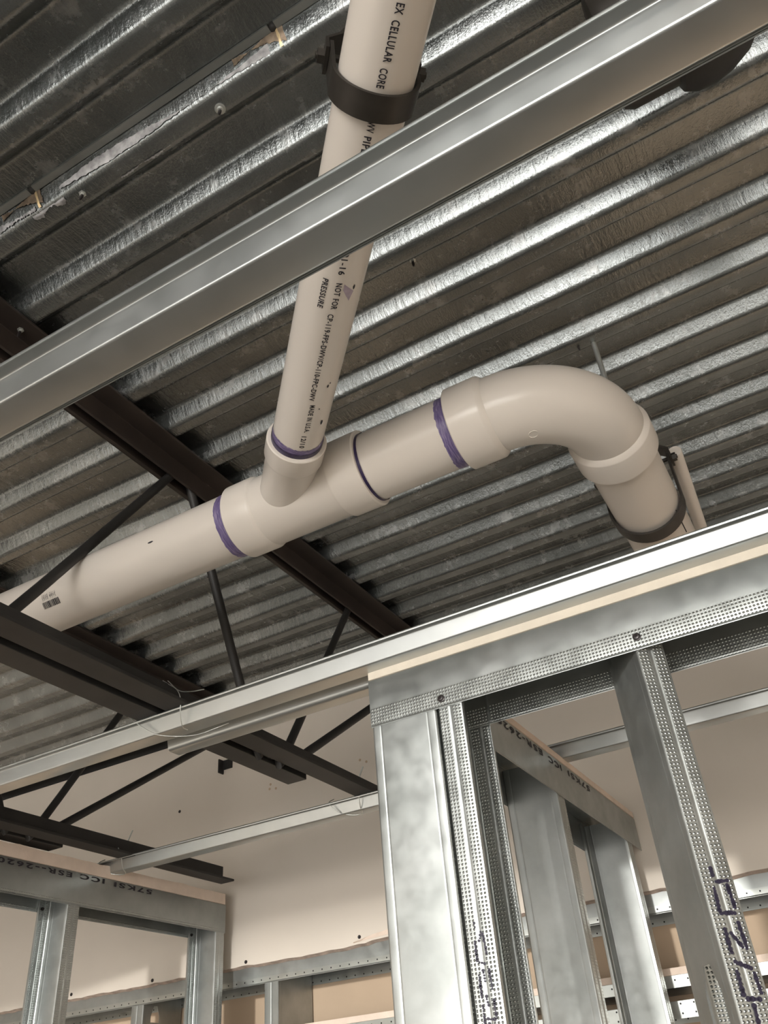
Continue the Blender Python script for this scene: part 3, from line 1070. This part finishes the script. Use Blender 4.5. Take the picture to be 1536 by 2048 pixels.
br_text('EX', 0.6480, 0.6405, -91, 0.0058)
br_text('CELLULAR', 0.6365, 0.6065, -90, 0.0058)
br_text('CORE', 0.6020, 0.5870, -88.5, 0.0058)
br_text('DWV', 0.5640, 0.5510, -88, 0.0058)
br_text('PIPE', 0.5475, 0.5330, -87, 0.0058)
br_text('891-16', 0.4410, 0.4108, -94, 0.0058)
br_text('NOT FOR', 0.4010, 0.3690, -94.5, 0.0056)
br_text('PRESSURE', 0.4030, 0.3680, -69.5, 0.0052)
br_text('CP-119-FPS-DWV/CP-110-FPC-DWV', 0.3630, 0.2390, -92, 0.0054)
br_text('MADE IN U.S.A.', 0.2320, 0.1860, -97, 0.0054)
br_text('12/10', 0.1790, 0.1580, -94, 0.0054)
for s, dgr, rr, el in ((0.2600, -121, 0.0011, 2.2), (0.2640, -125, 0.0007, 2.0), (0.2250, -113, 0.0008, 1.5), (0.1990, -128, 0.0016, 2.4), (0.395, -125, 0.001, 3.0)):
    bm = bmesh.new()
    c = br_pt(s, dgr, 0.0)
    nn = (c - (BO + BD * s)).normalized()
    tt = BD.cross(nn)
    vs = [bm.verts.new(c + nn * 0.0005 + BD * cos(h * pi / 5) * rr * el + tt * sin(h * pi / 5) * rr) for h in range(10)]
    bm.faces.new(vs)
    link_mesh('ink_spot', bm, 'ink', br, smooth=0)
bm = bmesh.new()
vs = [br_pt(0.392 - 0.014 * t + 0.001 * random.random(), -104 - 16 * t, 0.0003) for t in (0, 0.25, 0.5, 0.75, 1)]
ws = [br_pt(0.400 - 0.010 * t, -104 - 22 * t, 0.0003) for t in (0, 0.25, 0.5, 0.75, 1)]
vv = [bm.verts.new(p) for p in vs]
ww = [bm.verts.new(p) for p in ws]
for i in range(4):
    bm.faces.new((vv[i], vv[i + 1], ww[i + 1], ww[i]))
link_mesh('purple_smudge', bm, 'smudge', br, smooth=0)

# long-turn elbow
elb = thing('elbow_fitting', (-0.2550, MY, MZ), 'white plastic long-turn elbow bending the large pipe towards the back wall', 'fitting')
RB = 0.106
HE = 0.0520
xe = -0.104
bm = bmesh.new()
lathe(bm, (-0.2550, MY, MZ), (1, 0, 0), [(0, MR), (0.0002, HE - 0.0015), (0.0016, HE), (0.0400, HE), (0.0420, HE - 0.0006), (0.0480, 0.0465)], seg=72, close=False)
cx, cy = xe - RB, MY + RB
D2 = Vector((0, cos(rad(-4.5)), sin(rad(-4.5))))
arc = []
n = 28
for i in range(n + 1):
    a = pi / 2 * i / n
    zz = MZ - 0.0025 * (i / n) ** 2
    arc.append(Vector((cx + RB * sin(a), cy - RB * cos(a), zz)))
arc = [Vector((-0.2080, MY, MZ))] + arc
tube(bm, arc, 0.0464, 72, cap=False)
E0 = arc[-1]
lathe(bm, E0 - D2 * 0.004, D2, [(0, 0.0464), (0.0060, HE - 0.0006), (0.0080, HE), (0.0440, HE), (0.0456, HE - 0.0015), (0.0458, MR)], seg=72, close=False)
link_mesh('fitting_body', bm, 'pvc', elb, smooth=35)
# moulded bosses
for aa, ph in ((21.5, -87), (59, -91)):
    bm = bmesh.new()
    a = rad(aa)
    nn = Vector((sin(a), -cos(a), 0)) * cos(rad(ph)) + Vector((0, 0, 1)) * sin(rad(ph))
    c = Vector((cx + RB * sin(a), cy - RB * cos(a), MZ)) + nn * 0.0462
    lathe(bm, c - nn * 0.001, nn, [(0, 0.0060), (0.0015, 0.0058), (0.0017, 0.0053), (0.0012, 0.0049), (0.0012, 0.0002)], seg=24)
    link_mesh('moulded_boss', bm, 'pvc', elb, smooth=35)

po = thing('drain_pipe', E0 + D2 * 0.01, 'large white pipe leaving the elbow through the second hanger band', 'pipe', 'white drain pipes')
bm = bmesh.new()
lathe(bm, E0 + D2 * 0.01, D2, [(0, MR), (0.43, MR)], seg=72)
link_mesh('pipe_wall', bm, 'pvc', po, smooth=40)
ring(po, E0, D2, 0.0418, 0.0436, MR + 0.0007, 'primer_dark', 'cement_line', 0.0002)
bm = bmesh.new()
p = E0 + D2 * 0.16 + (Vector((1, 0, 0)) * cos(rad(-38)) + Vector((0, 0, 1)) * sin(rad(-38))) * MR
q = E0 + D2 * 0.215 + (Vector((1, 0, 0)) * cos(rad(-38)) + Vector((0, 0, 1)) * sin(rad(-38))) * MR
tube(bm, [p, q], 0.0009, 6)
p2 = p + D2 * 0.10
tube(bm, [p2, p2 + D2 * 0.1], 0.0009, 6)
link_mesh('crack_line', bm, 'ink', po, smooth=0)

# slim pale pipe above and to the right
sp = thing('slim_pipe', (-0.0465, 1.05, 0.755), 'slim white pipe beside the outlet pipe, running back above the right frame', 'pipe')
bm = bmesh.new()
lathe(bm, (-0.0455, 1.014, 0.7275), (-0.055, 0.985, -0.03), [(0, 0.0088), (0.001, 0.0094), (0.31, 0.0094)], seg=32)
link_mesh('pipe_wall', bm, 'pvc', sp, smooth=40)


# ------------------------------------------------------------------ clevis hangers
def clevis(name, C, d, r, wdt, label, rod_top=ZD, bolt_up=0.012, mat='iron', yoke=0.05, side_ext=0.006):
    """band hanging round a pipe of radius r at C (axis d); bolt above the pipe, rod to the deck"""
    d = Vector(d)
    d.z = 0
    d.normalize()
    s = Vector((d.y, -d.x, 0))          # sideways, horizontal
    up = Vector((0, 0, 1))
    C = Vector(C)
    root = thing(name, C + up * (r + yoke), label, 'hanger', 'iron pipe hangers')
    rb = r + 0.0035
    zb = r * 0.55 + bolt_up             # bolt height above the axis

    def strap(path, t, nm):
        bm = bmesh.new()
        n_ = len(path)
        rows = []
        for i, (a, b2) in enumerate(path):
            pa = Vector(path[max(i - 1, 0)])
            pb = Vector(path[min(i + 1, n_ - 1)])
            tg = (pb - pa).normalized()
            nr = Vector((-tg.y, tg.x)) * t / 2
            row = []
            for sg, wv in ((1, -1), (1, 1), (-1, 1), (-1, -1)):
                row.append(bm.verts.new(C + s * (a + nr.x * sg) + up * (b2 + nr.y * sg) + d * wv * wdt / 2))
            rows.append(row)
        for i in range(n_ - 1):
            for k in range(4):
                bm.faces.new((rows[i][k], rows[i][(k + 1) % 4], rows[i + 1][(k + 1) % 4], rows[i + 1][k]))
        bm.faces.new(rows[0])
        bm.faces.new(rows[-1][::-1])
        link_mesh(nm, bm, mat, root, smooth=35)
    path = [(-rb, zb + side_ext)]
    path += [(rb * cos(rad(a)), rb * sin(rad(a))) for a in range(180, 361, 8)]
    path += [(rb, 0), (rb, zb + side_ext)]
    strap(path, 0.003, 'lower_strap')
    ri = rb - 0.004
    path = [(-ri - 0.0075, zb - 0.006), (-ri - 0.0075, zb + 0.010), (-ri * 0.85, zb + 0.022), (-ri * 0.45, zb + yoke * 0.9), (-ri * 0.3, zb + yoke), (ri * 0.3, zb + yoke), (ri * 0.45, zb + yoke * 0.9), (ri * 0.85, zb + 0.022), (ri + 0.0075, zb + 0.010), (ri + 0.0075, zb - 0.006)]
    strap(path, 0.003, 'yoke')
    bm = bmesh.new()
    e = rb + 0.012
    tube(bm, [C + s * -e + up * zb, C + s * e + up * zb], 0.003, 12)
    link_mesh('bolt', bm, mat, root, smooth=60)
    for sg in (-1, 1):
        bm = bmesh.new()
        tube(bm, [C + s * sg * (rb + 0.005) + up * zb, C + s * sg * (rb + 0.0105) + up * zb], 0.0062, 6)
        link_mesh('nut', bm, mat, root, smooth=0)
    bm = bmesh.new()
    tube(bm, [C + up * (zb + yoke - 0.006), Vector((C.x, C.y, rod_top + 0.003))], 0.0042, 12)
    link_mesh('threaded_rod', bm, 'zinc', root, smooth=60)
    bm = bmesh.new()
    tube(bm, [C + up * (zb + yoke + 0.001), C + up * (zb + yoke + 0.008)], 0.009, 6)
    link_mesh('nut', bm, 'zinc', root, smooth=0)
    return root


clevis('clevis_hanger', BO + BD * 0.572, BD, BR, 0.022, 'dark iron hanger round the thin lettered pipe near the top of the photo', bolt_up=0.016, yoke=0.055)
clevis('clevis_hanger', E0 + D2 * 0.170, D2, MR, 0.025, 'dark iron hanger with side bolt round the pipe below the elbow', bolt_up=0.038, yoke=0.042)

# dark iron pipe stub and coupling at the upper right, above the nearest channel
ip = thing('cast_iron_pipe', (0.06, 0.53, 0.87), 'black iron pipe with coupling half hidden by the nearest channel, upper right', 'pipe')
a = Vector((0.043, 0.5215, 0.885))
d_ = Vector((1, 0, 0))
bm = bmesh.new()
lathe(bm, a, d_, [(0, 0.052), (0.003, 0.060), (0.012, 0.065), (0.12, 0.065)], seg=56)
link_mesh('pipe_wall', bm, 'iron', ip, smooth=40)
bm = bmesh.new()
lathe(bm, a, d_, [(0.060, 0.0655), (0.063, 0.073), (0.075, 0.079), (0.092, 0.080), (0.110, 0.076), (0.130, 0.066), (0.145, 0.050), (0.152, 0.02)], seg=56)
link_mesh('coupling', bm, 'black', ip, smooth=40)


# ------------------------------------------------------------------ deck fasteners, weld burns
def deck_screw(x, y, z, label, big=False):
    root = thing('deck_screw', (x, y, z), label, 'screw', 'screws coming through the deck')
    bm = bmesh.new()
    r = 0.0065 if big else 0.0048
    lathe(bm, (x, y, z + 0.001), (0, 0, -1), [(0, r), (0.0016, r), (0.002, r * 0.6), (0.005, r * 0.55), (0.0055, r * 0.3)], seg=6 if not big else 16)
    link_mesh('screw_head', bm, 'zinc', root, smooth=30)
    bm = bmesh.new()
    lathe(bm, (x, y, z - 0.004), (0.1, -0.2, -1), [(0, 0.0022), (0.010, 0.0020), (0.014, 0.0004)], seg=10)
    link_mesh('screw_tip', bm, 'screw', root, smooth=30)


deck_screw(-0.362, 0.3955, ZD, 'pale hex-head screw in the rust-stained deck rib left of the thin pipe', True)
deck_screw(-0.577, 0.3900, ZD, 'small dark screw in the rust-stained deck rib near the left edge')
deck_screw(-0.278, 0.7250, ZD + 0.020, 'small screw in the deck flute right of the thin pipe')
deck_screw(-0.128, 1.006, ZD + 0.008, 'small screw in the deck beside the threaded rod')
deck_screw(-0.809, 0.498, ZD - 0.008, 'pale screw on the joist top at the left edge of the photo')

# overlapping sheet edge on the rib and the burnt weld marks
bm = bmesh.new()
yl = 0.4803 - PIT - WEB
for x0, x1 in ((-1.6, -0.640), (-0.640, -0.262), (-0.262, 0.9)):
    bm_box(bm, x0 + 0.004, x1 - 0.004, yl - 0.0075, yl + 0.0010, ZD + DEP - 0.0045, ZD + DEP - 0.0005)
link_mesh('sheet_lap', bm, 'galv', deck, smooth=0)


def rib_pt(yb, x, q, off=0.0009):
    """point on the rib whose near lower corner is at yb; q counts metres down the near web (negative) and across its flat (positive)"""
    Lw = math.hypot(WEB, DEP)
    if q < -0.004:
        k = -q / Lw
        return Vector((x, yb - WEB * k, ZD + DEP * k)) + Vector((0, -DEP / Lw, -WEB / Lw)) * off
    if q < 0.004:
        t = (q + 0.004) / 0.008
        a, c = rib_pt(yb, x, -0.00401, off), rib_pt(yb, x, 0.00401, off)
        return a * (1 - t) + c * t + Vector((0, 0.0006, 0.0007)) * sin(pi * t)
    return Vector((x, yb + q, ZD - off))


def rib_patch(nm, yb, x0, x1, f0, f1, mat, nx=90, nq=5, off=0.0009):
    bm = bmesh.new()
    prev = None
    for i in range(nx + 1):
        t = i / nx
        x = x0 + (x1 - x0) * t
        a, c = f0(t), f1(t)
        row = [bm.verts.new(rib_pt(yb, x + random.uniform(-0.0006, 0.0006), a + (c - a) * k / nq, off)) for k in range(nq + 1)]
        if prev:
            for k in range(nq):
                bm.faces.new((prev[k], row[k], row[k + 1], prev[k + 1]))
        prev = row
    link_mesh(nm, bm, mat, deck, smooth=60)


YS = 0.4803 - PIT
jit = lambda a: random.uniform(-a, a)
# pale oxide running along the stained rib
rib_patch('oxide_bloom', YS, -0.80, -0.645, lambda t: -0.010 + 0.003 * sin(9 * t) + jit(0.0012), lambda t: -0.002 + 0.003 * sin(5 * t + 1) + jit(0.0015), 'bloom')
rib_patch('oxide_bloom', YS, -0.600, -0.275, lambda t: -0.013 - 0.005 * sin(7 * t) + jit(0.001), lambda t: -0.010 + 0.004 * sin(6 * t) + 0.008 * t + jit(0.001), 'bloom')
rib_patch('oxide_bloom', YS, -0.655, -0.600, lambda t: 0.000 + jit(0.002), lambda t: 0.006 + 0.004 * sin(9 * t) + jit(0.002), 'bloom', nx=24)
rib_patch('oxide_bloom', YS, -0.520, -0.440, lambda t: 0.0195 + jit(0.0006), lambda t: 0.0210 + 0.0012 * sin(11 * t) + jit(0.0008), 'bloom', nx=40, nq=2)
for x in (-0.640, -0.262):
    rib_patch('weld_burn', YS, x - 0.060, x + 0.010, lambda t: -0.0275 + 0.012 * (1 - t) ** 1.5 + jit(0.0008), lambda t: -0.0245 + 0.018 * t ** 3 + 0.012 * (1 - t) * t + jit(0.001), 'rust', nx=40, off=0.0012)
    rib_patch('weld_streak', YS, x + 0.001, x + 0.0045, lambda t: -0.026, lambda t: -0.003, 'gold', nx=5, off=0.0018)
    bm = bmesh.new()
    lathe(bm, (x, YS - WEB - 0.001, ZD + DEP - 0.001), (0, -0.3, -1), [(0, 0.006), (0.002, 0.0055), (0.004, 0.003), (0.0045, 0.0005)], seg=12)
    link_mesh('weld_bead', bm, 'black', deck, smooth=60)

# ------------------------------------------------------------------ clean helper properties
for o in bpy.data.objects:
    if '_o' in o:
        del o['_o']
